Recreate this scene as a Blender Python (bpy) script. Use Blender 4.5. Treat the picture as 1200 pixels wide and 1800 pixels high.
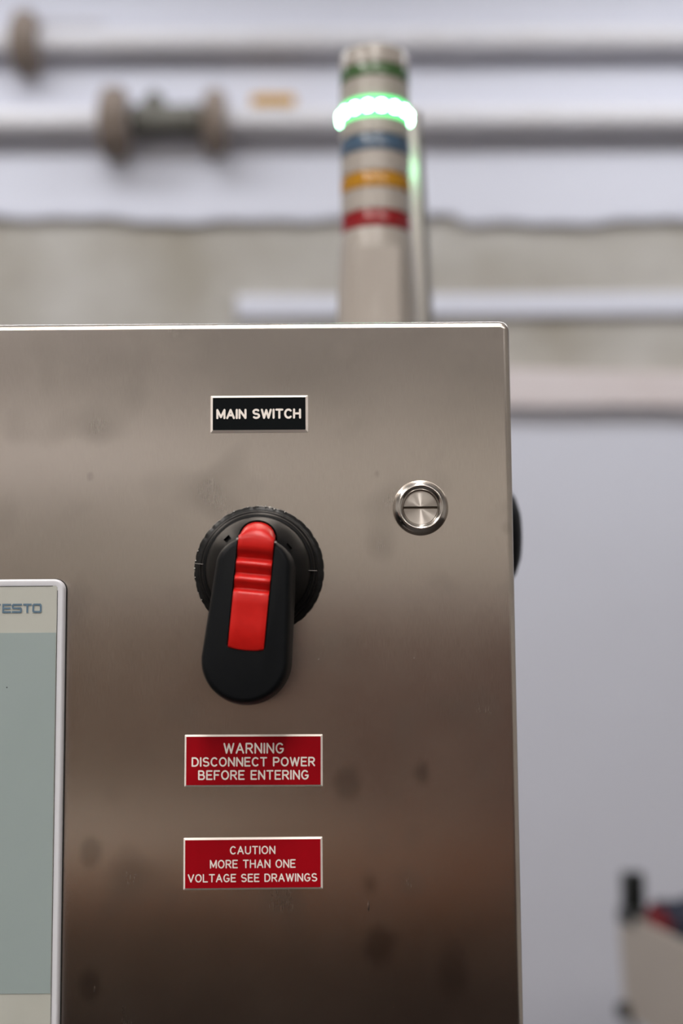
import bpy, bmesh, math, random
from mathutils import Vector, Matrix
random.seed(7)
PI = math.pi
scene = bpy.context.scene
COL = scene.collection
for o in list(bpy.data.objects): bpy.data.objects.remove(o)

# ------------------------------------------------------------------ camera
cd = bpy.data.cameras.new('camera'); cam = bpy.data.objects.new('camera', cd); COL.objects.link(cam)
cd.sensor_fit = 'VERTICAL'; cd.sensor_height = 36; cd.lens = 50
cd.clip_start = 0.02; cd.clip_end = 50
p_, r_ = math.radians(6.4), math.radians(0.40)
F = Vector((0, math.cos(p_), math.sin(p_))); R0 = Vector((1, 0, 0)); U0 = Vector((0, -math.sin(p_), math.cos(p_)))
Rr = R0*math.cos(r_) - U0*math.sin(r_); Ur = U0*math.cos(r_) + R0*math.sin(r_)
m = Matrix((Rr, Ur, -F)).transposed().to_4x4(); m.translation = Vector((0, -0.75, 1.3))
cam.matrix_world = m
cd.dof.use_dof = True; cd.dof.focus_distance = 0.748; cd.dof.aperture_fstop = 3.5
scene.camera = cam

# ------------------------------------------------------------------ exposure, world
vs = scene.view_settings
vs.view_transform = 'Standard'; vs.look = 'None'; vs.exposure = 0.0; vs.gamma = 1.0; vs.use_curve_mapping = False
w = bpy.data.worlds.new('world'); scene.world = w; w.use_nodes = True
w.node_tree.nodes['Background'].inputs[0].default_value = (0.80, 0.86, 1.0, 1)
w.node_tree.nodes['Background'].inputs[1].default_value = 0.10

# ------------------------------------------------------------------ lights
def area(name, loc, size, power, color, rot=(0, 0, 0)):
    l = bpy.data.lights.new(name, 'AREA'); l.shape = 'RECTANGLE'; l.size, l.size_y = size
    l.energy = power; l.color = color
    o = bpy.data.objects.new(name, l); o.location = loc; o.rotation_euler = rot; COL.objects.link(o)
    return o
FIX = [(-1.45, 2.05), (1.45, 2.05), (-1.75, -1.45), (0.06, -1.45), (-1.5, -3.55), (1.5, -3.55)]  # last pair added to brighten the rear wall that the steel mirrors
POW = [16.0, 16.0, 34, 29, 25, 25]
CLR = [(0.90, 0.94, 1.0)]*2 + [(1.0, 0.94, 0.88)]*2 + [(1.0, 0.93, 0.84)]*2
for (x, y), pw, c in zip(FIX, POW, CLR):            # hung lamps shine down; the uplights are added to brighten the ceiling
    rz = PI/2 if -2 < y < 0 else 0                   # the middle pair hang lengthwise
    area('ceiling_lamp_light', (x, y, 3.26 + (0.12 if y > 2 else 0)), (2.4, 0.30), pw, c, (0, 0, rz))
    area('added_uplight', (x, y, 3.42 + (0.12 if y > 2 else 0)), (2.4, 0.30), pw*0.45, c, (PI, 0, rz))

# ------------------------------------------------------------------ materials
def mat(name, col=(0.5, 0.5, 0.5), rough=0.5, metal=0.0, spec=0.5, emit=None, estr=0.0, noise=None, bump=None, trans=0.0, coat=0.0):
    """noise=(scale, colour2, contrast, detail); bump=(scale, strength, distance)"""
    mt = bpy.data.materials.new(name); mt.use_nodes = True
    nt = mt.node_tree; b = nt.nodes['Principled BSDF']
    b.inputs['Base Color'].default_value = (*col, 1); b.inputs['Roughness'].default_value = rough
    b.inputs['Metallic'].default_value = metal; b.inputs['Specular IOR Level'].default_value = spec
    b.inputs['Transmission Weight'].default_value = trans; b.inputs['Coat Weight'].default_value = coat
    if emit: b.inputs['Emission Color'].default_value = (*emit, 1); b.inputs['Emission Strength'].default_value = estr
    tc = nt.nodes.new('ShaderNodeTexCoord')
    if noise:
        n = nt.nodes.new('ShaderNodeTexNoise'); n.inputs['Scale'].default_value = noise[0]; n.inputs['Detail'].default_value = noise[3]
        nt.links.new(tc.outputs['Object'], n.inputs['Vector'])
        r = nt.nodes.new('ShaderNodeValToRGB'); c = noise[2]
        r.color_ramp.elements[0].position = 0.5 - c; r.color_ramp.elements[1].position = 0.5 + c
        r.color_ramp.elements[0].color = (*noise[1], 1); r.color_ramp.elements[1].color = (*col, 1)
        nt.links.new(n.outputs['Fac'], r.inputs['Fac']); nt.links.new(r.outputs['Color'], b.inputs['Base Color'])
    if bump:
        n = nt.nodes.new('ShaderNodeTexNoise'); n.inputs['Scale'].default_value = bump[0]; n.inputs['Detail'].default_value = 5
        nt.links.new(tc.outputs['Object'], n.inputs['Vector'])
        bp = nt.nodes.new('ShaderNodeBump'); bp.inputs['Strength'].default_value = bump[1]; bp.inputs['Distance'].default_value = bump[2]
        nt.links.new(n.outputs['Fac'], bp.inputs['Height']); nt.links.new(bp.outputs['Normal'], b.inputs['Normal'])
    return mt

def brushed_steel():
    mt = bpy.data.materials.new('brushed_stainless'); mt.use_nodes = True
    nt = mt.node_tree; N = nt.nodes; L = nt.links; b = N['Principled BSDF']
    b.inputs['Metallic'].default_value = 1.0
    b.inputs['Anisotropic'].default_value = 0.86
    tg = N.new('ShaderNodeCombineXYZ'); tg.inputs[0].default_value = 1.0       # brushed up and down: reflections spread sideways
    L.new(tg.outputs[0], b.inputs['Tangent'])
    tc = N.new('ShaderNodeTexCoord')
    def noise(scale, det, sx=(1, 1, 1), ro=0.55):
        mp = N.new('ShaderNodeMapping'); mp.inputs['Scale'].default_value = sx
        L.new(tc.outputs['Object'], mp.inputs['Vector'])
        n = N.new('ShaderNodeTexNoise'); n.inputs['Scale'].default_value = scale; n.inputs['Detail'].default_value = det
        n.inputs['Roughness'].default_value = ro
        L.new(mp.outputs[0], n.inputs['Vector']); return n.outputs['Fac']
    def rng(s, a, b_, c, d):
        r = N.new('ShaderNodeMapRange'); r.inputs[1].default_value = a; r.inputs[2].default_value = b_
        r.inputs[3].default_value = c; r.inputs[4].default_value = d; L.new(s, r.inputs[0]); return r.outputs[0]
    def mth(op, a, b_):
        k = N.new('ShaderNodeMath'); k.operation = op
        for i, v in enumerate((a, b_)):
            if isinstance(v, (int, float)): k.inputs[i].default_value = v
            else: L.new(v, k.inputs[i])
        return k.outputs[0]
    grain = noise(1.0, 3, (3000, 3000, 170), 0.7)         # fine vertical scratches
    cloud = noise(14.0, 4)                                # hand marks
    spots = noise(24.0, 1)
    rough = mth('ADD', rng(cloud, 0.35, 0.7, 0.21, 0.25), rng(grain, 0.3, 0.7, -0.015, 0.015))
    rough = mth('ADD', rough, rng(spots, 0.56, 0.80, 0.0, 0.06))
    L.new(rough, b.inputs['Roughness'])
    tint = mth('MULTIPLY', rng(grain, 0.25, 0.75, 0.88, 1.06), rng(spots, 0.56, 0.78, 1.0, 0.80))
    tint = mth('MULTIPLY', tint, rng(cloud, 0.3, 0.7, 0.95, 1.04))
    # greasy finger marks with a place of their own
    for (fx, fz, fr, k) in ((0.041, 1.247, 0.0075, 0.66), (0.002, 1.243, 0.008, 0.75), (0.0137, 1.1905, 0.0075, 0.70), (0.0175, 1.163, 0.010, 0.62), (0.055, 1.148, 0.010, 0.74),
                            (-0.131, 1.209, 0.007, 0.72), (-0.130, 1.141, 0.009, 0.66), (0.019, 1.4045, 0.0025, 0.84), (-0.1335, 1.4040, 0.0022, 0.84), (0.0875, 1.3750, 0.004, 0.84)):
        d = N.new('ShaderNodeVectorMath'); d.operation = 'MULTIPLY_ADD'; d.inputs[1].default_value = (1, 0, 0.72); d.inputs[2].default_value = (-fx, 0, -fz*0.72)
        L.new(tc.outputs['Object'], d.inputs[0])
        ln = N.new('ShaderNodeVectorMath'); ln.operation = 'LENGTH'; L.new(d.outputs[0], ln.inputs[0])
        wob = mth('ADD', ln.outputs['Value'], rng(cloud, 0.3, 0.7, -fr*0.45, fr*0.45))
        r = N.new('ShaderNodeMapRange'); r.interpolation_type = 'SMOOTHSTEP'; r.inputs[1].default_value = fr*0.25; r.inputs[2].default_value = fr*1.05
        r.inputs[3].default_value = k; r.inputs[4].default_value = 1.0; L.new(wob, r.inputs[0])
        tint = mth('MULTIPLY', tint, r.outputs[0])
    mx = N.new('ShaderNodeVectorMath'); mx.operation = 'SCALE'; mx.inputs[0].default_value = (0.68, 0.625, 0.575)
    L.new(tint, mx.inputs['Scale']); L.new(mx.outputs[0], b.inputs['Base Color'])
    bp = N.new('ShaderNodeBump'); bp.inputs['Strength'].default_value = 0.05; bp.inputs['Distance'].default_value = 0.0001
    L.new(grain, bp.inputs['Height']); L.new(bp.outputs[0], b.inputs['Normal'])
    return mt

def turned_steel(name, rough):                            # face turned on a lathe: grooves run round the y axis
    mt = mat(name, (0.62, 0.58, 0.54), rough, 1.0)
    nt = mt.node_tree; b = nt.nodes['Principled BSDF']
    b.inputs['Anisotropic'].default_value = 0.93
    tc = nt.nodes.new('ShaderNodeTexCoord'); t = nt.nodes.new('ShaderNodeVectorMath'); t.operation = 'MULTIPLY'
    t.inputs[1].default_value = (1, 0, 1); nt.links.new(tc.outputs['Object'], t.inputs[0])
    nt.links.new(t.outputs[0], b.inputs['Tangent'])
    return mt

def post_steel():                                          # satin post, brushed lengthwise
    mt = mat('post_steel', (0.42, 0.405, 0.385), 0.38, 1.0); nt = mt.node_tree; b = nt.nodes['Principled BSDF']
    b.inputs['Anisotropic'].default_value = 0.60
    tg = nt.nodes.new('ShaderNodeCombineXYZ'); tg.inputs[0].default_value = 1.0; nt.links.new(tg.outputs[0], b.inputs['Tangent'])
    return mt

M = dict(
    steel=brushed_steel(),
    turned=turned_steel('turned_steel', 0.34),
    chrome=mat('polished_steel', (0.66, 0.63, 0.60), 0.16, 1.0),
    post=post_steel(),
    black=mat('black_plastic', (0.0028, 0.0038, 0.0055), 0.5, spec=0.16, noise=(180, (0.0040, 0.0050, 0.0062), 0.3, 4), bump=(1800, 0.25, 0.0002)),
    hub=mat('dark_grey_plastic', (0.0060, 0.0060, 0.0065), 0.38, spec=0.12, noise=(120, (0.0045, 0.005, 0.0055), 0.25, 4), bump=(2000, 0.2, 0.0002)),
    rim=mat('smoky_plastic', (0.012, 0.012, 0.0115), 0.30, spec=0.22, noise=(260, (0.008, 0.008, 0.009), 0.2, 5)),
    scuff=mat('scuffed_plastic', (0.42, 0.40, 0.38), 0.6),
    void=mat('slot_black', (0.001, 0.001, 0.001), 0.9, spec=0.05),
    red=mat('red_plastic', (0.62, 0.012, 0.009), 0.38, spec=0.3, coat=0.10, noise=(200, (0.52, 0.008, 0.006), 0.3, 4), bump=(1500, 0.1, 0.0001)),
    sign_red=mat('engraved_red', (0.34, 0.001, 0.007), 0.45, spec=0.12, noise=(120, (0.30, 0.001, 0.006), 0.3, 4)),
    sign_black=mat('engraved_black', (0.0015, 0.003, 0.004), 0.4, spec=0.1),
    sign_white=mat('engraved_white', (0.90, 0.84, 0.79), 0.45),
    bezel=mat('screen_bezel', (0.70, 0.71, 0.77), 0.38, noise=(90, (0.67, 0.68, 0.73), 0.3, 3)),
    film=mat('front_film', (0.49, 0.50, 0.465), 0.42, noise=(40, (0.46, 0.47, 0.43), 0.3, 3)),
    display=mat('display_glass', (0.32, 0.385, 0.39), 0.36, noise=(18, (0.30, 0.365, 0.365), 0.3, 3)),
    gasket=mat('rubber_gasket', (0.006, 0.006, 0.006), 0.8),
    logo=mat('logo_blue', (0.10, 0.17, 0.24), 0.5),
    tower=mat('tower_plastic', (0.365, 0.335, 0.31), 0.26, noise=(30, (0.34, 0.31, 0.285), 0.3, 2)),
    lens_g=mat('lens_dark_green', (0.055, 0.12, 0.045), 0.15, coat=0.4),
    lens_b=mat('lens_blue', (0.060, 0.105, 0.17), 0.15, coat=0.3),
    lens_y=mat('lens_amber', (0.42, 0.20, 0.012), 0.15, coat=0.3),
    lens_r=mat('lens_red', (0.24, 0.010, 0.014), 0.15, coat=0.3),
    lens_on=mat('lens_lit_green', (0.1, 0.6, 0.25), 0.2, emit=(0.10, 1.0, 0.24), estr=1.7),
    led=mat('led_lit', (0.8, 1, 0.9), 0.2, emit=(0.36, 1.0, 0.55), estr=45.0),
    wall=mat('white_plaster', (0.695, 0.71, 0.80), 0.8, noise=(1.3, (0.65, 0.66, 0.74), 0.25, 4), bump=(30, 0.3, 0.002)),
    band=mat('bare_plaster', (0.49, 0.47, 0.44), 0.85, noise=(3.2, (0.33, 0.30, 0.25), 0.20, 4), bump=(14, 0.6, 0.01)),
    ledge=mat('pinkish_plaster', (0.74, 0.68, 0.69), 0.8, noise=(4, (0.66, 0.58, 0.57), 0.3, 3)),
    pipe=mat('painted_pipe', (0.69, 0.685, 0.725), 0.55, noise=(9, (0.64, 0.625, 0.64), 0.3, 3)),
    iron=mat('tarnished_iron', (0.34, 0.28, 0.24), 0.5, 0.0, noise=(14, (0.15, 0.11, 0.08), 0.2, 4)),
    valve=mat('grey_valve', (0.17, 0.165, 0.14), 0.5, 0.2, noise=(14, (0.09, 0.085, 0.07), 0.2, 4)),
    yellow=mat('yellow_handle', (0.56, 0.29, 0.006), 0.5, spec=0.2),
    bin=mat('grey_bin_plastic', (0.54, 0.48, 0.42), 0.6, noise=(6, (0.49, 0.43, 0.37), 0.3, 3)),
    navy=mat('navy_cloth', (0.012, 0.017, 0.040), 0.9, noise=(25, (0.006, 0.009, 0.02), 0.3, 4)),
    maroon=mat('red_cloth', (0.24, 0.018, 0.026), 0.9, noise=(25, (0.15, 0.01, 0.015), 0.3, 4)),
    bottle=mat('black_bottle', (0.005, 0.007, 0.005), 0.35),
    caster=mat('caster_rubber', (0.02, 0.02, 0.018), 0.7),
    leg=mat('leg_grey_paint', (0.62, 0.62, 0.64), 0.5),
    floor=mat('brown_floor', (0.013, 0.008, 0.006), 0.6, noise=(2.5, (0.008, 0.005, 0.004), 0.3, 5)),
    ceil=mat('ceiling_paint', (0.86, 0.85, 0.84), 0.9),
    rear=mat('rear_wall_paint', (0.58, 0.555, 0.525), 0.8, noise=(1.0, (0.52, 0.50, 0.47), 0.3, 3)),
    wood=mat('dark_brown_wood', (0.150, 0.110, 0.080), 0.6, noise=(3, (0.11, 0.080, 0.058), 0.25, 5)),
    redwood=mat('red_brown_wood', (0.120, 0.064, 0.050), 0.6, noise=(3, (0.090, 0.045, 0.036), 0.25, 5)),
    orange=mat('orange_board', (0.52, 0.17, 0.035), 0.6),
    pale=mat('pale_laminate', (0.84, 0.83, 0.85), 0.5),
    slot=mat('slot_metal', (0.10, 0.075, 0.055), 0.5, 0.6),
    dark=mat('dark_stained_wood', (0.030, 0.015, 0.009), 0.6, noise=(3, (0.020, 0.010, 0.006), 0.25, 5)),
    bench=mat('bench_laminate', (0.80, 0.76, 0.68), 0.5),
    amberbox=mat('amber_box', (0.36, 0.115, 0.020), 0.6),
    lamp=mat('lamp_diffuser', (0.9, 0.9, 0.9), 0.5, emit=(1.0, 0.97, 0.95), estr=6.0),
    housing=mat('lamp_housing', (0.7, 0.7, 0.7), 0.5),
)

# ------------------------------------------------------------------ helpers
def empty(name, loc=(0, 0, 0), rot=(0, 0, 0), parent=None):
    o = bpy.data.objects.new(name, None); o.location = loc; o.rotation_euler = rot; o.empty_display_size = 0.05
    COL.objects.link(o)
    if parent: o.parent = parent
    return o
def tag(o, label=None, cat=None, group=None, kind=None):
    for k, v in (('label', label), ('category', cat), ('group', group), ('kind', kind)):
        if v: o[k] = v
    return o
def obj(name, bm, m, parent=None, loc=(0, 0, 0), rot=(0, 0, 0), smooth=True, ang=35, bevel=0, seg=2):
    bmesh.ops.recalc_face_normals(bm, faces=bm.faces)
    me = bpy.data.meshes.new(name); bm.to_mesh(me); bm.free()
    mats = m if isinstance(m, list) else [m]
    for k in mats: me.materials.append(k)
    if smooth:
        me.polygons.foreach_set('use_smooth', [True]*len(me.polygons))
        try: me.set_sharp_from_angle(angle=math.radians(ang))
        except Exception: pass
    o = bpy.data.objects.new(name, me); o.location = loc; o.rotation_euler = rot; COL.objects.link(o)
    if parent: o.parent = parent
    if bevel:
        b = o.modifiers.new('bevel', 'BEVEL'); b.width = bevel; b.segments = seg; b.limit_method = 'ANGLE'; b.angle_limit = math.radians(40)
    return o
def box(bm, x0, x1, y0, y1, z0, z1):
    v = [bm.verts.new((x, y, z)) for x in (x0, x1) for y in (y0, y1) for z in (z0, z1)]
    for f in ((0, 1, 3, 2), (4, 6, 7, 5), (0, 4, 5, 1), (2, 3, 7, 6), (0, 2, 6, 4), (1, 5, 7, 3)):
        bm.faces.new([v[i] for i in f])
    return bm
def nbox(*a): return box(bmesh.new(), *a)
AX = {'x': lambda r, c, s, h: (h, r*c, r*s), 'y': lambda r, c, s, h: (r*c, h, r*s), 'z': lambda r, c, s, h: (r*c, r*s, h)}
def lathe(prof, axis='y', n=96, bm=None, rf=None, off=(0, 0, 0)):
    """prof: list of (radius, height along axis)"""
    bm = bm or bmesh.new(); rings = []
    for r, h in prof:
        if r <= 1e-7:
            q = AX[axis](0, 1, 0, h); rings.append([bm.verts.new([q[i]+off[i] for i in range(3)])])
        else:
            ring = []
            for k in range(n):
                a = 2*PI*k/n; rr = r*(rf(a) if rf else 1)
                q = AX[axis](rr, math.cos(a), math.sin(a), h); ring.append(bm.verts.new([q[i]+off[i] for i in range(3)]))
            rings.append(ring)
    for A, B in zip(rings, rings[1:]):
        for k in range(n):
            j = (k+1) % n
            vs_ = [A[k % len(A)], A[j % len(A)], B[j % len(B)], B[k % len(B)]]
            u = []
            for q in vs_:
                if q not in u: u.append(q)
            if len(u) >= 3: bm.faces.new(u)
    for e in (rings[0], rings[-1]):
        if len(e) > 1: bm.faces.new(e)
    return bm
def loft(rings, bm=None, cap0=True, cap1=True):
    bm = bm or bmesh.new(); R = [[bm.verts.new(p) for p in r] for r in rings]; n = len(R[0])
    for A, B in zip(R, R[1:]):
        for k in range(n): bm.faces.new((A[k], A[(k+1) % n], B[(k+1) % n], B[k]))
    if cap0: bm.faces.new(R[0])
    if cap1: bm.faces.new(R[-1])
    return bm
def tube(bm, a, b, r, n=16):
    a, b = Vector(a), Vector(b); d = (b-a).normalized(); u = d.orthogonal().normalized(); v = d.cross(u)
    return loft([[p+u*r*math.cos(2*PI*k/n)+v*r*math.sin(2*PI*k/n) for k in range(n)] for p in (a, b)], bm)
def rrect(x0, x1, z0, z1, r, seg=8):
    pts = []
    for cx, cz, a0 in ((x1-r, z1-r, 0), (x0+r, z1-r, 90), (x0+r, z0+r, 180), (x1-r, z0+r, 270)):
        for k in range(seg+1):
            a = math.radians(a0+90*k/seg); pts.append((cx+r*math.cos(a), cz+r*math.sin(a)))
    return pts
def plate(x0, x1, z0, z1, r, layers, seg=8):
    """layers: list of (inset, y) stacked outlines of a rounded rectangle"""
    return loft([[(x, y, z) for x, z in rrect(x0+i, x1-i, z0+i, z1-i, max(r-i, 1e-5), seg)] for i, y in layers])

# ------------------------------------------------------------------ room shell
def struct(name, bm, m, **k):
    return tag(obj(name, bm, m, smooth=False, **k), kind='structure')
struct('floor', nbox(-4.2, 4.2, -5.2, 3.4, -0.1, 0), M['floor'])
struct('ceiling', nbox(-4.2, 4.2, -5.2, 3.4, 3.8, 3.9), M['ceil'])
struct('wall_left', nbox(-4.2, -4.0, -5.0, 3.2, 0, 3.8), M['rear'])
struct('wall_right', nbox(4.0, 4.2, -5.0, 3.2, 0, 3.8), M['rear'])
struct('wall_rear', nbox(-4.2, 4.2, -5.2, -5.0, 0, 3.8), M['rear'])

# the wall in view: white plaster, a set-back bare band, a pinkish ledge, white plaster below
def wavy(x0, x1, n, f_top, f_bot, y0, y1, rough=0.0, ny=1):
    bm = bmesh.new(); rows = []
    for k in range(n+1):
        x = x0+(x1-x0)*k/n; zt, zb = f_top(x), f_bot(x)
        rows.append([bm.verts.new(p) for p in ((x, y0, zb), (x, y0, zt), (x, y1, zt), (x, y1, zb))])
    for A, B in zip(rows, rows[1:]):
        for i in range(4): bm.faces.new((A[i], A[(i+1) % 4], B[(i+1) % 4], B[i]))
    bm.faces.new(rows[0]); bm.faces.new(rows[-1]); return bm
def edge(x):        # broken lower rim of the white plaster
    return 2.520-0.012*x+0.006*math.sin(7.1*x+1.2)+0.004*math.sin(17*x)+0.003*math.sin(41*x+2) + (0.022 if 0.22 < x < 0.33 else 0)
struct('wall_back', nbox(-4.2, 4.2, 3.022, 3.4, 0, 3.8), M['band'])
tag(obj('white_plaster_upper', wavy(-4, 4, 260, lambda x: 3.80, edge, 3.0, 3.04), M['wall'], parent=bpy.data.objects['wall_back'], smooth=False))
tag(obj('white_plaster_lower', wavy(-4, 4, 120, lambda x: 2.015-0.02*(x-0.45)+0.004*math.sin(6*x), lambda x: 0, 3.018, 3.04), M['wall'], parent=bpy.data.objects['wall_back'], smooth=False))
tag(obj('pinkish_ledge', wavy(-4, 4, 160, lambda x: 2.098-0.012*(x-0.45)+0.005*math.sin(5*x), lambda x: 2.006-0.035*(x-0.45)+0.006*math.sin(8*x+1), 2.985, 3.035), M['ledge'], parent=bpy.data.objects['wall_back'], bevel=0.012, seg=3))

# ------------------------------------------------------------------ ceiling lamps (seen only in reflections; the rear pair is added)
for i, (x, y) in enumerate(FIX):
    t = tag(empty('ceiling_lamp', (x, y, 3.8 + (0.12 if y > 2 else 0)), (0, 0, PI/2 if -2 < y < 0 else 0)), None, 'lamp', 'long ceiling lamps')
    t['label'] = 'long white hanging lamp, ' + ('left' if x < 0 else 'right') + (' one nearest the wall with the pipes', ' one hung lengthwise before the cabinet', ' one added to light the unseen rear wall')[i//2]
    obj('housing', nbox(-1.22, 1.22, -0.17, 0.17, -0.49, -0.40), M['housing'], t, bevel=0.01)
    for sx in (-0.9, 0.9): obj('hanger', tube(bmesh.new(), (sx, 0, -0.41), (sx, 0, -0.001-(0.12 if y > 2 else 0)), 0.006, 8), M['housing'], t)
    obj('diffuser', nbox(-1.19, 1.19, -0.145, 0.145, -0.515, -0.485), M['lamp'], t, bevel=0.01)

# ------------------------------------------------------------------ unseen things added behind the camera to give the steel light and dark reflections
t = tag(empty('added_panelling', (0, -4.965, 0)), 'unseen brown wood panelling on the rear wall, added to darken the lower reflections', 'panelling')  # unseen panelling, added so the steel mirrors a darker lower wall
for k in range(16):
    obj('panel', nbox(-3.98+0.4975*k, -3.98+0.4975*k+0.488, -0.02, 0.02, 0.002, 1.60), M['wood'] if k < 7 else M['redwood'], t, bevel=0.004)
t = tag(empty('workbench', (-1.75, -4.3, 0)), 'unseen pale topped workbench with an orange front, added for its reflection', 'workbench')  # added for a pale stripe over orange in the steel's reflection
obj('worktop', nbox(-1.5, 1.35, -0.35, 0.35, 0.70, 0.775), M['bench'], t, bevel=0.01)
obj('front_board', nbox(-1.45, 1.3, 0.30, 0.33, 0.60, 0.70), M['orange'], t, bevel=0.004)
for sx in (-1.4, 1.25):
    for sy in (-0.28, 0.28): obj('leg', nbox(sx-0.03, sx+0.03, sy-0.03, sy+0.03, 0, 0.70), M['wood'], t, bevel=0.004)
t = tag(empty('added_cupboard', (-2.35, -4.98, 2.02)), 'unseen long white cupboard high on the rear wall, added as a bright reflection', 'cupboard')  # made-up cupboard, a bright band for the door to reflect
obj('body', nbox(-1.5, 1.72, 0.0, 0.30, 0, 0.24), M['pale'], t, bevel=0.01)
for k in range(4): obj('door', nbox(-1.49+0.802*k, -0.70+0.802*k, 0.30, 0.32, 0.01, 0.23), M['pale'], t, bevel=0.004)
t = tag(empty('added_duct', (0, -4.70, 2.62)), 'unseen pale square duct along the rear wall, added as a bright reflection', 'duct')  # added duct, brightens what the top of the door reflects
obj('duct', nbox(-3.95, 3.95, -0.14, 0.14, 0, 0.30), M['pale'], t, bevel=0.01)
for k in range(7): obj('duct_joint', nbox(-3.2+k*1.05, -3.16+k*1.05, -0.145, 0.15, -0.01, 0.31), M['pale'], t, bevel=0.003)
obj('cupboard', nbox(-1.36, 1.22, -0.25, 0.27, 0.10, 0.60), M['dark'], t, bevel=0.004)  # dark cupboard put in only for the steel's reflections
for k in range(4): obj('door', nbox(-1.35+0.642*k, -0.72+0.642*k, 0.27, 0.29, 0.11, 0.59), M['dark'], t, bevel=0.004)
t = tag(empty('added_chest', (0.15, -3.7, 0)), 'unseen low dark brown chest before the rear wall, added as a dark reflection', 'chest')  # unseen chest, added as a dark mass in the reflections
obj('body', nbox(-0.45, 2.0, -0.25, 0.25, 0, 0.56), M['dark'], t, bevel=0.01)
obj('lid', nbox(-0.47, 2.02, -0.27, 0.27, 0.56, 0.60), M['dark'], t, bevel=0.008)
t = tag(empty('carton', (0.15, -3.7, 0.60)), 'unseen orange brown carton on the dark chest, added for its warm reflection', 'box')  # added for an orange brown patch in the mirrored room
obj('body', nbox(-0.28, 0.26, -0.18, 0.18, 0, 0.165), M['amberbox'], t, bevel=0.004)
obj('tape', nbox(-0.281, 0.261, -0.025, 0.025, 0.10, 0.166), M['bench'], t, smooth=False)

# ------------------------------------------------------------------ control cabinet
CX0, CX1, CZ1 = -0.630, 0.0912, 1.4875
cab = tag(empty('control_cabinet', (0, 0, 0)), 'brushed stainless steel control cabinet with smudged vertical grain filling the foreground', 'cabinet')
b = bmesh.new()
# door: a shallow folded tray with rounded corners and a soft folded edge
r = 0.0036
lay = [(0.0, 0.020)] + [(r-r*math.cos(a), r-r*math.sin(a)) for a in [math.radians(90*k/8) for k in range(9)]]
loft([[(x, y, z) for x, z in rrect(CX0+i, CX1-i, 0.13+i, CZ1-i, max(0.0052-i, 0.0008), 8)] for i, y in lay], b)
dr = obj('door', b, M['steel'], cab, ang=60)
max(dr.data.polygons, key=lambda p: p.area if p.center.y < 0.001 else 0).use_smooth = False     # the front stays dead flat
obj('door_gasket', nbox(CX0+0.006, CX1-0.006, 0.020, 0.026, 0.136, CZ1-0.006), M['gasket'], cab, smooth=False)
obj('housing', nbox(CX0+0.002, CX1-0.002, 0.026, 0.62, 0.12, CZ1-0.003), M['steel'], cab, bevel=0.004, seg=3)
obj('plinth', nbox(CX0+0.02, CX1-0.02, 0.05, 0.60, 0.0, 0.12), M['void'], cab, bevel=0.003)
# small dings on the door
def dings(spots, m):
    for (x, z, s, a) in spots:
        b = lathe([(0, -0.00003), (s*0.9, -0.00002), (s, 0.00002)], 'y', 10)
        for v in b.verts: v.co.z *= 1.0; v.co.x *= 0.22
        obj('scratch', b, m, cab, (x, 0, z), (0, a, 0))
dings([(0.0010, 1.2395, 0.0007, 1.2), (-0.0125, 1.2383, 0.0011, 0.9), (-0.0130, 1.3060, 0.0012, .8), (0.0375, 1.3062, 0.0011, 0.1),
       (-0.0365, 1.1862, 0.0013, 0.7), (-0.1280, 1.1395, 0.0016, 0.1), (0.0400, 1.2190, 0.0006, 0.0), (0.0250, 1.1300, 0.0010, 0.5), (0.0125, 1.1800, 0.0028, 0.0)], M['chrome'])

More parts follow.
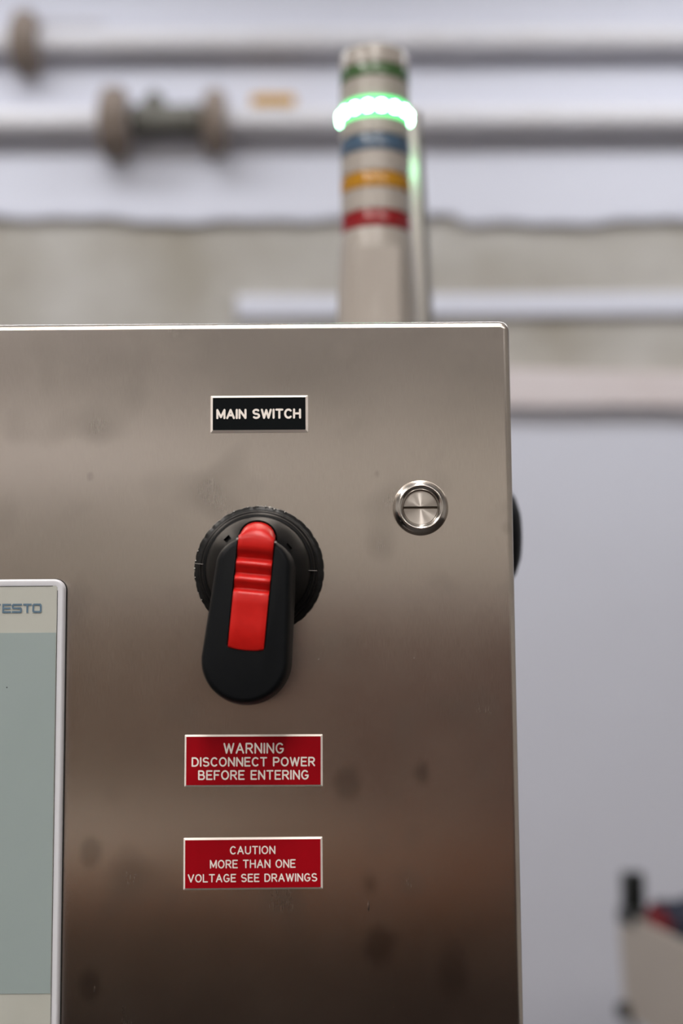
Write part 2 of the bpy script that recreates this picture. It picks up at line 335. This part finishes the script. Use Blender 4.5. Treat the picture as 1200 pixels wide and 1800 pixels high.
# ------------------------------------------------------------------ engraved lettering: single-stroke glyphs
def arc(cx, cy, rx, ry, a0, a1, n=12):
    return [(cx+rx*math.cos(math.radians(a0+(a1-a0)*k/n)), cy+ry*math.sin(math.radians(a0+(a1-a0)*k/n))) for k in range(n+1)]
def bowl(x, y0, y1, w):          # D-shaped bowl to the right of x
    ry = (y1-y0)/2; return [(x, y1), (x+w-ry*0.9, y1)] + arc(x+w-ry*0.9, y0+ry, ry*0.9, ry, 90, -90)[1:] + [(x, y0)]
G = {
 'A': (0.72, [[(0, 0), (0.36, 1), (0.72, 0)], [(0.13, 0.34), (0.59, 0.34)]]),
 'B': (0.62, [[(0, 0), (0, 1)], bowl(0, 0.52, 1, 0.55), bowl(0, 0, 0.52, 0.62)]),
 'C': (0.66, [arc(0.36, 0.5, 0.36, 0.5, 48, 312, 20)]),
 'D': (0.66, [[(0, 0), (0, 1), (0.28, 1)] + arc(0.28, 0.5, 0.38, 0.5, 90, -90)[1:] + [(0, 0)]]),
 'E': (0.56, [[(0.56, 1), (0, 1), (0, 0), (0.56, 0)], [(0, 0.52), (0.48, 0.52)]]),
 'F': (0.54, [[(0.54, 1), (0, 1), (0, 0)], [(0, 0.52), (0.44, 0.52)]]),
 'G': (0.70, [arc(0.36, 0.5, 0.36, 0.5, 48, 330, 20) + [(0.70, 0.44), (0.42, 0.44)]]),
 'H': (0.64, [[(0, 0), (0, 1)], [(0.64, 0), (0.64, 1)], [(0, 0.52), (0.64, 0.52)]]),
 'I': (0.0, [[(0, 0), (0, 1)]]),
 'L': (0.54, [[(0, 1), (0, 0), (0.54, 0)]]),
 'M': (0.76, [[(0, 0), (0, 1), (0.38, 0.12), (0.76, 1), (0.76, 0)]]),
 'N': (0.64, [[(0, 0), (0, 1), (0.64, 0), (0.64, 1)]]),
 'O': (0.74, [arc(0.37, 0.5, 0.37, 0.5, 0, 360, 26)]),
 'P': (0.60, [[(0, 0), (0, 1)], bowl(0, 0.46, 1, 0.60)]),
 'R': (0.62, [[(0, 0), (0, 1)], bowl(0, 0.48, 1, 0.60), [(0.30, 0.48), (0.62, 0)]]),
 'S': (0.62, [arc(0.31, 0.75, 0.29, 0.25, 40, 180) + arc(0.31, 0.75, 0.29, 0.25, 180, 270)[1:] + arc(0.31, 0.25, 0.31, 0.25, 90, -140)[1:]]),
 'T': (0.64, [[(0, 1), (0.64, 1)], [(0.32, 1), (0.32, 0)]]),
 'U': (0.64, [[(0, 1), (0, 0.32)] + arc(0.32, 0.32, 0.32, 0.32, 180, 360)[1:] + [(0.64, 1)]]),
 'V': (0.70, [[(0, 1), (0.35, 0), (0.70, 1)]]),
 'W': (0.96, [[(0, 1), (0.24, 0), (0.48, 0.96), (0.72, 0), (0.96, 1)]]),
}
def lettering(bm, text, x0, x1, z0, z1, y, sw, gap=0.30, space=0.62, glyphs=G, square=False):
    """fit the line into the box (stroke outlines), flat ribbons of width sw facing -y"""
    h = z1-z0-sw; adv = 0; place = []
    for ch in text:
        if ch == ' ': adv += space-0.08; continue
        wd, st = glyphs[ch]; place.append((adv, st)); adv += wd+gap
    adv -= gap; W = x1-x0-sw; sx = W/adv
    def T(pt, a): return Vector((x0+sw/2+(pt[0]+a)*sx, y, z0+sw/2+pt[1]*h))
    n = 12; hw = sw/2
    for a, st in place:
        lay = [0]
        def up(): lay[0] += 1; return Vector((0, -3e-6*lay[0], 0))
        for s in st:
            P = [T(q, a) for q in s]
            P = [q for i, q in enumerate(P) if i == 0 or (q-P[i-1]).length > 1e-7]
            D = [(q1-q0).normalized() for q0, q1 in zip(P, P[1:])]
            caps = [P[0], P[-1]]; run = [0]
            def strip(i0, i1):
                off = up(); L_ = []
                for i in range(i0, i1+1):
                    da = D[i-1] if i > i0 else D[i]; db = D[i] if i < i1 else D[i-1]
                    t = (da+db).normalized(); nr = Vector((-t.z, 0, t.x))*hw/max(0.5, t.dot(da))
                    L_.append((bm.verts.new(P[i]-nr+off), bm.verts.new(P[i]+nr+off)))
                for A, B in zip(L_, L_[1:]): bm.faces.new((A[0], B[0], B[1], A[1]))
            i0 = 0
            for i in range(1, len(P)-1):
                if D[i-1].dot(D[i]) < 0.80: strip(i0, i); caps.append(P[i]); i0 = i
            strip(i0, len(P)-1)
            for q in caps:
                off = up()
                if square: bm.faces.new([bm.verts.new(q+off+Vector((u, 0, v))*hw) for u, v in ((-1, -1), (1, -1), (1, 1), (-1, 1))])
                else: bm.faces.new([bm.verts.new(q+off+Vector((math.cos(2*PI*k/n), 0, math.sin(2*PI*k/n)))*hw) for k in range(n)])
    return bm
def engraved_sign(label, x0, x1, z0, z1, m, lines, tilt=0.0, edge_w=0.0011):
    cx, cz = (x0+x1)/2, (z0+z1)/2
    t = tag(empty('sign', (cx, 0, cz), (0, tilt, 0)), label, 'sign')
    a, c = x0-cx, x1-cx; d, e = z0-cz, z1-cz
    th = 0.0017
    obj('white_core', plate(a, c, d, e, 0.0003, [(0, 0.0), (0, -0.0004), (edge_w*0.95, -th+0.0001)], 2), M['sign_white'], t, smooth=False)
    obj('face', plate(a+edge_w, c-edge_w, d+edge_w, e-edge_w, 0.0002, [(0, -th+0.0003), (0, -th)], 2), m, t, smooth=False)
    bm = bmesh.new()
    for s, lx0, lx1, lz0, lz1, sw in lines:
        lettering(bm, s, lx0-cx, lx1-cx, lz0-cz, lz1-cz, -th-0.00006, sw)
    o = obj('lettering', bm, M['sign_white'], t, smooth=False)
    return t
engraved_sign('small black engraved sign reading MAIN SWITCH at the top', -0.0696, -0.0175, 1.4270, 1.4471, M['sign_black'],
    [('MAIN SWITCH', -0.0664, -0.0212, 1.4342, 1.4397, 0.00112)], 0.0, 0.0013)
engraved_sign('red engraved sign reading WARNING DISCONNECT POWER BEFORE ENTERING, below the rotary switch', -0.0825, -0.0107, 1.2409, 1.2677, M['sign_red'],
    [('WARNING', -0.0622, -0.0308, 1.2579, 1.2635, 0.00082), ('DISCONNECT POWER', -0.0787, -0.0146, 1.2513, 1.2562, 0.00080),
     ('BEFORE ENTERING', -0.0753, -0.0179, 1.2445, 1.2495, 0.00080)], 0.003, 0.0010)
engraved_sign('red engraved sign reading CAUTION MORE THAN ONE VOLTAGE SEE DRAWINGS, the lowest sign', -0.0828, -0.0110, 1.1888, 1.2151, M['sign_red'],
    [('CAUTION', -0.0587, -0.0353, 1.2067, 1.2109, 0.00062), ('MORE THAN ONE', -0.0690, -0.0249, 1.1997, 1.2040, 0.00062),
     ('VOLTAGE SEE DRAWINGS', -0.0804, -0.0138, 1.1927, 1.1969, 0.00062)], -0.002, 0.0010)

# ------------------------------------------------------------------ rotary main switch
sw = tag(empty('rotary_switch', (-0.0436, 0, 1.3533)), 'large black rotary switch with a long handle and red slide', 'switch')
rj = [random.uniform(-1, 1) for _ in range(40)]
def ragged(a):
    k = a/(2*PI)*40; i = int(k) % 40
    f = 1.0 - 0.010*(0.5+0.5*math.cos(a*34)) ** 6
    return f + 0.004*rj[i]*(1 if i % 3 == 0 else 0.2)
obj('base_ring', lathe([(0.0332, 0), (0.0342, -0.0006), (0.0342, -0.0022), (0.0336, -0.0032), (0.0322, -0.0040), (0.0300, -0.0042)], 'y', 240, rf=ragged), M['rim'], sw, ang=50)
hub = lathe([(0.0312, -0.0035), (0.0312, -0.0062), (0.0306, -0.0076), (0.0298, -0.0082), (0.0294, -0.0090), (0.0294, -0.0100), (0.0290, -0.0112), (0.0284, -0.0118),
             (0.0276, -0.0120), (0.0272, -0.0128), (0.0268, -0.0146), (0.0256, -0.0180), (0.0238, -0.0216), (0.0218, -0.0250), (0.0196, -0.0284), (0.0172, -0.0316), (0.0140, -0.0345), (0.009, -0.0362), (0, -0.0365)], 'y', 128)
hub_o = obj('hub', hub, M['hub'], sw, ang=28)
# moulding line, slots and nicks on the hub and ring
def on_hub(name, x, z, y, sx, sz, rot, m, sy=0.0006):
    o = obj(name, nbox(-sx/2, sx/2, -sy/2, sy/2, -sz/2, sz/2), m, sw, (x, y, z), (0, rot, 0), smooth=False); return o
on_hub('hub_slot', -0.0152, 0.0150, -0.0268, 0.0036, 0.0004, -0.75, M['void'], 0.0024)
on_hub('hub_slot', 0.0170, 0.0104, -0.0278, 0.0034, 0.0006, 0.85, M['void'], 0.0024)
on_hub('mould_line', -0.0292, 0.0028, -0.0094, 0.0075, 0.00016, 0.12, M['scuff'], 0.0042)
on_hub('mould_line', 0.0268, -0.0012, -0.0135, 0.0080, 0.00014, 0.03, M['scuff'], 0.0042)
for a, rr, s in ((171, .0337, .0006), (178, .0339, .0007), (186, .0338, .0005), (162, .0338, .0006), (113, .0338, .0006), (84, .0339, .0008), (80, .0336, .0010), (76, .0333, .0008), (66, .0336, .0006), (100, .0339, .0005), (91, .0340, .0006), (200, .0338, .0004), (207, .0338, .0005)):
    q = math.radians(a)
    obj('nick', lathe([(0, -0.0005), (s*0.6, -0.0004), (s*0.8, 0.0004), (0, 0.0005)], 'y', 7), M['scuff'], sw, (rr*math.cos(q), -0.0031, rr*math.sin(q)), (0, -q, 0))

# handle: local v runs down the lever, u across; tilted a little clockwise
TILT = math.radians(5.6)
hd = empty('handle', (0, 0, 0), (0, TILT, 0), sw)
hd_parent = hd
def stad(u_top, u_bot, vt, vb, n=40):
    """stadium outline: top arc radius u_top with centre at z=vt, bottom arc radius u_bot centred at z=-vb"""
    pts = [(u_top*math.cos(a), vt+u_top*0.80*math.sin(a)) for a in [PI*k/n for k in range(n+1)]]
    pts += [(-u_bot*math.cos(a), -vb-u_bot*math.sin(a)) for a in [PI*k/n for k in range(n+1)]]
    return pts
def ring(ut, ub, vt, vb, y): return [(x, y, z) for x, z in stad(ut, ub, vt, vb)]
TY = -0.0455
lv = [ring(0.0200, 0.0222, -0.002, 0.0475, -0.0200), ring(0.0204, 0.0226, -0.002, 0.0475, -0.0215), ring(0.0202, 0.0224, -0.001, 0.0475, -0.0300),
      ring(0.0194, 0.0219, -0.001, 0.0475, -0.0385), ring(0.0190, 0.0217, -0.001, 0.0475, -0.0410), ring(0.0184, 0.0212, -0.001, 0.0475, -0.0430),
      ring(0.0176, 0.0206, -0.001, 0.0475, -0.0445), ring(0.0166, 0.0197, -0.001, 0.0475, -0.0453), ring(0.0155, 0.0186, -0.001, 0.0475, TY)]
SW = hw_s = 0.0088+0.00075
sl = [(SW*math.cos(a), 0.0140+0.0092*math.sin(a)) for a in [PI*k/16 for k in range(17)]] + [(-SW, -0.0408), (-SW*0.5, -0.0424), (0, -0.0428), (SW*0.5, -0.0424), (SW, -0.0408)]
def carve(o, rings):             # cut a pocket out of o and bake the result
    cut = obj('cutter', loft(rings), M['void'], o.parent, smooth=False)
    md = o.modifiers.new('pocket', 'BOOLEAN'); md.operation = 'DIFFERENCE'; md.object = cut; md.solver = 'EXACT'
    bpy.context.view_layer.update(); dg = bpy.context.evaluated_depsgraph_get()
    me = bpy.data.meshes.new_from_object(o.evaluated_get(dg)); o.modifiers.clear(); o.data = me
    bpy.data.objects.remove(cut)
grip = obj('grip', loft(lv), M['black'], hd, ang=40)
carve(grip, [[(x, y, z) for x, z in sl] for y in (-0.0400, -0.0500)])
obj('neck', lathe([(0.0180, -0.012), (0.0190, -0.0205)], 'y', 48), M['black'], hd)
# red slide with three thumb grooves
hw = 0.0088
prof = [(0.0232, -0.0320), (0.0229, -0.0340), (0.0222, -0.0365), (0.0205, -0.0398), (0.0187, -0.0434), (0.0168, -0.0462), (0.0152, -0.0471), (0.0143, -0.0475), (0.0115, -0.0478), (0.0090, -0.0478), (0.0070, -0.0474), (0.0058, -0.0464),
        (0.0044, -0.0448), (0.0030, -0.0440), (0.0022, -0.0444), (0.0012, -0.0460), (0.0004, -0.0468), (-0.0006, -0.0469), (-0.0018, -0.0462), (-0.0034, -0.0448), (-0.0048, -0.0440), (-0.0056, -0.0444),
        (-0.0066, -0.0460), (-0.0074, -0.0468), (-0.0084, -0.0469), (-0.0096, -0.0462), (-0.0112, -0.0448), (-0.0124, -0.0441), (-0.0131, -0.0444), (-0.0137, -0.0457), (-0.0143, -0.0466), (-0.0152, -0.0470), (-0.0200, -0.0470), (-0.0300, -0.0469), (-0.0411, -0.0467), (-0.0419, -0.0462), (-0.0421, -0.0445)]
bm = bmesh.new(); rows = []; NU = 12
for (z, y) in prof:
    row = []
    for k in range(NU+1):
        u = -1+2*k/NU
        a = 0.0
        if z > 0.0135: a = -0.0034*u*u*min(1, (z-0.0135)/0.006) - 0.0024*abs(u)**5*min(1, (z-0.0135)/0.006)
        elif z < -0.036: a = -0.0008*(1-u*u)
        ed = 0.0005*max(0, (abs(u)-0.85)/0.15)**2
        sag = 0.0004*(1-u*u) if z < -0.016 else (-0.0002*(1-u*u))
        row.append(bm.verts.new((hw*u, y+ed+sag*0.6, z+a)))
    rows.append(row)
for A, B in zip(rows, rows[1:]):
    for k in range(NU): bm.faces.new((A[k], A[k+1], B[k+1], B[k]))
back = [[bm.verts.new((v.co.x, -0.030, v.co.z)) for v in (row[0], row[-1])] for row in rows]
for i in range(len(rows)-1):
    bm.faces.new((rows[i][0], rows[i+1][0], back[i+1][0], back[i][0]))
    bm.faces.new((rows[i][-1], rows[i+1][-1], back[i+1][1], back[i][1]))
obj('red_slide', bm, M['red'], hd, ang=50)['label'] = 'red ribbed locking slide'
# dark gap lining round the top end, where the slide leaves the hub
bm = bmesh.new()
arc_o = [(SW*math.cos(a), 0.0145+0.0084*math.sin(a)) for a in [PI*k/20 for k in range(21)]]
loft([[(x, y, z) for x, z in arc_o] for y in (-0.028, -0.0372)], bm)
obj('slide_slot', bm, M['void'], hd, smooth=False)
for x in (-0.0094, 0.0096):
    obj('stop_pin', lathe([(0, -0.0006), (0.0005, -0.0005), (0.0006, 0), (0.0006, 0.003)], 'y', 10), M['scuff'], hd, (x, TY-0.0001, 0.0118))

# ------------------------------------------------------------------ slotted cam lock
lk = tag(empty('cam_lock', (0.0419, 0, 1.3860)), 'round polished metal lock with a slotted recessed centre, right of the switch', 'lock')
obj('collar', lathe([(0.0145, 0), (0.0147, -0.0008), (0.0146, -0.0016), (0.0140, -0.0027), (0.0128, -0.0040), (0.0118, -0.0047), (0.0113, -0.0048), (0.0108, -0.0046), (0.0101, -0.0039), (0.0096, -0.0034), (0.0093, -0.0030), (0.0093, -0.0004)], 'y', 96), M['chrome'], lk, ang=50)
def half(top):                   # half disc on either side of the slot
    s = 1 if top else -1; e = 0.0006 if top else -0.0006; R = 0.0089
    a0 = math.asin(max(-1, min(1, (s*e)/R)))
    pts = [(R*math.cos(a), s*R*math.sin(a)) for a in [a0+(PI-2*a0)*k/30 for k in range(31)]]
    y = -0.0018 if top else -0.0012
    return loft([[(x, yy, z) for x, z in pts] for yy in (-0.0002, y)])
obj('plug', half(True), M['turned'], lk, smooth=False)
obj('plug', half(False), M['turned'], lk, smooth=False)
obj('slot_floor', lathe([(0.0092, -0.0001), (0.0092, -0.0006), (0, -0.0006)], 'y', 48), M['slot'], lk)

# ------------------------------------------------------------------ operator touch panel
hm = tag(empty('touch_panel', (0, 0, 0)), 'pale framed operator touch panel with grey display at the left edge', 'touch panel')
hx0, hx1, hz0, hz1 = -0.4300, -0.1452, 1.1080, 1.3492
obj('gasket', plate(hx0-0.0004, hx1+0.0004, hz0-0.0004, hz1+0.0004, 0.0060, [(0, 0), (0, -0.0010)]), M['gasket'], hm, smooth=False)
fr = obj('bezel', plate(hx0, hx1, hz0, hz1, 0.0055, [(0.0004, -0.0008), (0, -0.0014), (0, -0.0050), (0.0004, -0.0058), (0.0010, -0.0062), (0.0030, -0.0063), (0.0036, -0.0061)]), M['bezel'], hm, ang=30)
obj('front_film', plate(hx0+0.0036, hx1-0.0036, hz0+0.0036, hz1-0.0036, 0.0012, [(0, -0.0055), (0, -0.00625)]), M['film'], hm, smooth=False)
obj('display', nbox(hx0+0.030, hx1-0.0040, -0.0065, -0.0060, 1.1388, 1.3212), M['display'], hm, smooth=False)
obj('film_seam', nbox(hx1-0.00366, hx1-0.00345, -0.0066, -0.006, hz0+0.004, hz1-0.006), M['gasket'], hm, smooth=False)
obj('film_seam', nbox(hx0+0.004, hx1-0.006, -0.0064, -0.006, hz1-0.0038, hz1-0.00355), M['gasket'], hm, smooth=False)
lg = {'F': (1, [[(1, 1), (0, 1), (0, 0)], [(0, 0.50), (0.9, 0.50)]]),
      'E': (1, [[(1, 1), (0, 1), (0, 0), (1, 0)], [(0, 0.50), (0.95, 0.50)]]),
      'S': (1, [[(1, 1), (0.1, 1), (0, 0.88), (0, 0.62), (0.1, 0.5), (0.9, 0.5), (1, 0.38), (1, 0.12), (0.9, 0), (0, 0)]]),
      'T': (1, [[(0, 1), (1, 1)], [(0.5, 1), (0.5, 0)]]),
      'O': (1, [[(0.12, 0), (0, 0.14), (0, 0.86), (0.12, 1), (0.88, 1), (1, 0.86), (1, 0.14), (0.88, 0), (0.12, 0)]])}
bm = bmesh.new()
for ch, a, c in (('F', -0.1831, -0.1782), ('E', -0.1774, -0.1728), ('S', -0.1724, -0.1671), ('T', -0.1665, -0.1621), ('O', -0.1617, -0.1568)):
    lettering(bm, ch, a, c, 1.3316, 1.3364, -0.0066, 0.00098, glyphs=lg, square=True)
obj('logo_lettering', bm, M['logo'], hm, smooth=False)
obj('status_speck', lathe([(0, -0.0066), (0.00035, -0.0065), (0.00035, -0.006)], 'y', 10), M['gasket'], hm, (-0.1742, 0, 1.2930))

# ------------------------------------------------------------------ black knob on the far side wall of the cabinet
kb = tag(empty('side_knob', (CX1-0.002, 0.19, 1.3885)), 'round black domed knob jutting from the right side of the cabinet', 'knob')
obj('flange', lathe([(0.034, 0.0), (0.034, 0.006), (0.032, 0.008)], 'x', 64), M['black'], kb)
obj('cap', lathe([(0.0335, 0.007), (0.0335, 0.012), (0.0325, 0.018), (0.0300, 0.0225), (0.0260, 0.0255), (0.018, 0.0282), (0.008, 0.0290), (0, 0.0292)], 'x', 64), M['black'], kb)

# ------------------------------------------------------------------ signal tower on the cabinet top
TX, TYY, TR = 0.0330, 0.50, 0.0315
TZ = CZ1-0.003
tw = tag(empty('signal_tower', (TX, TYY, TZ)), 'beige stacked signal light tower with coloured rings, upper green ring lit', 'signal light')
def Z(z): return z-TZ
obj('foot', lathe([(0.046, 0), (0.046, 0.008), (0.043, 0.012), (0.0375, 0.014)], 'z', 64), M['tower'], tw)
sec = lathe([(0.0365, 0.013), (0.0362, Z(1.600)), (0.0350, Z(1.640)), (0.0330, Z(1.680)), (TR, Z(1.6905))], 'z', 72)
obj('base_housing', sec, M['tower'], tw)
obj('housing_panel', loft([[(x, y, z) for x, z in rrect(-0.020, 0.020, 0.06, Z(1.672), 0.004, 6)] for y in (-0.030, -0.0352)]), M['tower'], tw, ang=30, bevel=0.0008)
def band(name, z0, z1, m, rr=TR, bulge=0.0):
    zc = (z0+z1)/2; h = (z1-z0)/2
    return obj(name, lathe([(rr-0.001, Z(z0)), (rr+bulge*0.6, Z(z0)+h*0.25), (rr+bulge, Z(zc)), (rr+bulge*0.6, Z(z1)-h*0.25), (rr-0.001, Z(z1))], 'z', 72), m, tw)
segs = [(1.6905, 1.7070, 'lens_r', 'red_lens'), (1.7070, 1.7270, 'tower', 'module'), (1.7270, 1.7420, 'lens_y', 'amber_lens'), (1.7420, 1.7610, 'tower', 'module'),
        (1.7610, 1.7770, 'lens_b', 'blue_lens'), (1.7770, 1.7925, 'tower', 'module'), (1.7925, 1.8105, 'lens_on', 'lit_green_lens'), (1.8105, 1.8300, 'tower', 'module'),
        (1.8300, 1.8430, 'lens_g', 'green_lens')]
for z0, z1, m, n in segs:
    if m == 'tower': obj(n, lathe([(TR-0.0008, Z(z0)), (TR, Z(z0)+0.0007), (TR, Z(z1)-0.0007), (TR-0.0008, Z(z1))], 'z', 72), M[m], tw, ang=30)
    else: band(n, z0, z1, M[m], TR-0.0006, 0.0012)
obj('top_cap', lathe([(TR, Z(1.843)), (TR, Z(1.8560)), (TR-0.0012, Z(1.8590)), (TR-0.004, Z(1.8605)), (0.008, Z(1.862)), (0, Z(1.862))], 'z', 72), M['tower'], tw)
lit = [c for c in tw.children if c.name == 'lit_green_lens'][0]
for k in range(16):
    a = 2*PI*(k+0.42)/16
    bl = obj('led', lathe([(0, 0.0044), (0.0030, 0.0036), (0.0042, 0.0), (0.0030, -0.0036), (0, -0.0044)], 'z', 12), M['led'], lit, ((TR-0.0010)*math.cos(a), (TR-0.0010)*math.sin(a), Z(1.8010)))
# ------------------------------------------------------------------ steel channel behind the tower
ps = tag(empty('steel_post', (0.0545, 0.575, TZ)), 'slim upright steel post just behind the right side of the signal light', 'post')
bm = bmesh.new()
H = Z(1.843)
loft([[(x, y, z) for x, y in ((-0.022+dx, 0), (0.0200+dx, 0), (0.0260+dx, 0.010), (0.0260+dx, 0.030), (-0.022+dx, 0.030))] for z, dx in ((0, 0.0145), (H, 0.0))], bm)
obj('channel', bm, M['post'], ps, smooth=False, bevel=0.0012)
obj('foot_plate', nbox(-0.03, 0.05, -0.012, 0.044, 0, 0.005), M['post'], ps, bevel=0.001)

# ------------------------------------------------------------------ pipes on the far wall
def flange_bm(x, r, th, bm=None): return lathe([(r-0.004, -th/2), (r, -th/2+0.004), (r, th/2-0.004), (r-0.004, th/2)], 'x', 40, bm)
def pipe(label, x0, x1, z, r, y, slope=0.0, flanges=(), brackets=()):
    t = tag(empty('pipe', (0, y, z), (0, slope, 0)), label, 'pipe', 'pipes along the wall')
    obj('tube', tube(bmesh.new(), (x0, 0, 0), (x1, 0, 0), r, 32), M['pipe'], t)
    for fx, fr, gap in flanges:
        for s in (-1, 1):
            fb = lathe([(fr-0.022, -0.024), (fr-0.006, -0.010), (fr, -0.006), (fr, 0.006), (fr-0.006, 0.010), (fr-0.022, 0.024)], 'x', 40)
            for v in fb.verts: v.co.y = min(v.co.y, 2.997-y+0.02)          # flat back against the wall
            f = obj('flange', fb, M['iron'], t, (fx+s*gap, -0.02, -0.012))
            for k in range(8):
                a = 2*PI*(k+.5)/8
                if (fr-.018)*math.cos(a) > 2.985-y+0.02: continue
                obj('bolt', tube(bmesh.new(), (-0.02, (fr-.018)*math.cos(a), (fr-.018)*math.sin(a)), (0.02, (fr-.018)*math.cos(a), (fr-.018)*math.sin(a)), 0.008, 6), M['iron'], f)
        obj('collar', tube(bmesh.new(), (fx-gap*2.6, -0.008, 0), (fx+gap*2.6, -0.008, 0), r*1.25, 28), M['iron'], t)
    for bx in brackets:
        bm = lathe([(r+0.007, -0.012), (r+0.007, 0.012), (r-0.002, 0.012), (r-0.002, -0.012)], 'x', 32)
        for v in bm.verts: v.co.y = min(v.co.y, 2.998-y)
        c = obj('clip', bm, M['pipe'], t, (bx, 0, 0))
        obj('clip_arm', nbox(-0.012, 0.012, r*0.9, 2.9985-y, -0.012, 0.012), M['pipe'], c)
    return t
PY = 2.958
up_ = pipe('upper painted pipe with one flanged joint at its left end', -2.6, 2.6, 3.004, 0.038, PY, 0.003, [(-0.845, 0.090, 0.010)], (-2.0, 0.35, 2.0))
lo_ = pipe('lower painted pipe with flanges, a dark valve and a yellow lever', -2.6, 2.6, 2.780, 0.038, PY, 0.002, [(-0.602, 0.100, 0.012), (-0.332, 0.092, 0.006)], (-2.0, 0.35, 2.0))
vv = obj('valve_body', lathe([(0.030, -0.10), (0.042, -0.085), (0.044, -0.03), (0.040, 0.0), (0.042, 0.035), (0.044, 0.085), (0.030, 0.10)], 'x', 32), M['valve'], lo_, (-0.462, -0.012, 0))
vv['label'] = 'dark grey valve body'
for v in vv.data.vertices: v.co.y = min(v.co.y, 0.046)
obj('bonnet', lathe([(0.034, 0.02), (0.030, 0.055), (0.022, 0.070), (0.012, 0.074), (0.012, 0.080), (0, 0.080)], 'z', 24), M['valve'], vv, (-0.036, 0, 0))
ph = obj('lever', plate(-0.066, 0.056, 0.040, 0.068, 0.012, [(0.002, -0.013), (0, -0.010), (0, 0.010), (0.002, 0.013)]), M['yellow'], lo_, (-0.172, -0.01, 0))
ph['label'] = 'yellow lever handle'
obj('stem', tube(bmesh.new(), (0.0, 0, 0.030), (0.0, 0, 0.046), 0.010, 16), M['iron'], ph)
pl = obj('lever', nbox(0.02, 0.21, -0.01, 0.01, 0.054, 0.066), M['pipe'], up_, (-0.845, 0, 0), bevel=0.003)
obj('stem', tube(bmesh.new(), (0.03, 0, 0.036), (0.03, 0, 0.066), 0.009, 16), M['iron'], pl)
cdx = tag(empty('conduit', (0, 3.004, 2.280)), 'white flat cable conduit on the bare plaster band', 'conduit')
obj('trunking', nbox(-0.27, 3.2, 0, 0.022, -0.030, 0.032), M['wall'], cdx, bevel=0.006)
obj('end_cap', nbox(-0.279, -0.266, -0.001, 0.022, -0.031, 0.033), M['wall'], cdx, bevel=0.004)

# ------------------------------------------------------------------ grey bin trolley at the lower right
tr = tag(empty('bin_trolley', (0.553, 2.20, 0), (0, 0, math.radians(9.0))), 'beige grey open bin on wheels at the lower right before the white wall', 'trolley')
bw, bl, b0, b1 = 0.36, 0.62, 0.615, 0.816
bm = bmesh.new()
th = 0.006
loft([[(x, y, z) for x, y in ((i, -bl+i), (bw-i, -bl+i), (bw-i, -i), (i, -i))] for i, z in ((0.006, b0), (0, b1), (th, b1), (th+0.005, b0+0.015))], bm)
obj('bin', bm, M['bin'], tr, smooth=False, bevel=0.002)
for x, y in ((0.016, -0.016), (bw-0.016, -0.016), (0.016, -bl+0.016), (bw-0.016, -bl+0.016)):
    lgp = obj('leg', tube(bmesh.new(), (x, y, 0.085), (x, y, b0+0.004), 0.012, 16), M['leg'], tr)
    obj('caster', lathe([(0.028, -0.012), (0.040, -0.009), (0.040, 0.009), (0.028, 0.012)], 'x', 24), M['caster'], lgp, (x, y, 0.040))
    obj('fork', nbox(x-0.017, x+0.017, y-0.012, y+0.012, 0.078, 0.09), M['iron'], lgp)
obj('corner_knob', lathe([(0.014, 0), (0.016, 0.006), (0.014, 0.022), (0, 0.026)], 'x', 20), M['caster'], tr, (0.006, -0.03, b0+0.012), (0, PI, 0))
hb = obj('handle_bracket', nbox(0.004, 0.044, -0.042, -0.006, b1-0.05, 0.895), M['bottle'], tr, bevel=0.005, seg=3)
hb['label'] = 'black upright handle bracket'
obj('bracket_foot', nbox(-0.004, 0.050, -0.095, -0.004, b1-0.02, b1+0.008), M['bottle'], hb, bevel=0.004)
def cloth(name, label, x0, x1, y0, y1, z0, zt, m, seed, notch=None):
    rnd = random.Random(seed); ph_ = [rnd.uniform(0, 6) for _ in range(6)]
    bm = bmesh.new(); n = 26; top = []
    for j in range(n+1):
        row = []
        for i in range(n+1):
            u, v = i/n, j/n
            e = min(1, 24*min(u, 1-u, v, 1-v)) ** 0.5
            yy = y0+(y1-y0)*v; xa = x0 if not notch or yy < notch[0] else x0+notch[1]*min(1, (yy-notch[0])/0.025)
            h = z0 + (zt-z0)*e*(0.86+0.07*math.sin(9*u+ph_[0]+2*v)+0.07*math.sin(11*v+ph_[1]+3*u))
            row.append(bm.verts.new((xa+(x1-xa)*u, yy, h)))
        top.append(row)
    for j in range(n):
        for i in range(n): bm.faces.new((top[j][i], top[j][i+1], top[j+1][i+1], top[j+1][i]))
    bd = [top[0][i] for i in range(n+1)]+[top[j][n] for j in range(1, n+1)]+[top[n][i] for i in range(n-1, -1, -1)]+[top[j][0] for j in range(n-1, 0, -1)]
    bm.faces.new(bd[::-1])
    o = obj(name, bm, m, None, (0.553, 2.20, 0), (0, 0, math.radians(9.0)))
    tag(o, label, 'cloth'); return o
cloth('navy_cloth', 'bunched dark navy cloth filling the bin', 0.016, 0.335, -0.60, -0.018, 0.634, 0.878, M['navy'], 3, (-0.215, 0.034))
cloth('red_cloth', 'bunched dark red cloth at the near edge of the bin', 0.0145, 0.046, -0.184, -0.112, 0.634, 0.850, M['maroon'], 5)
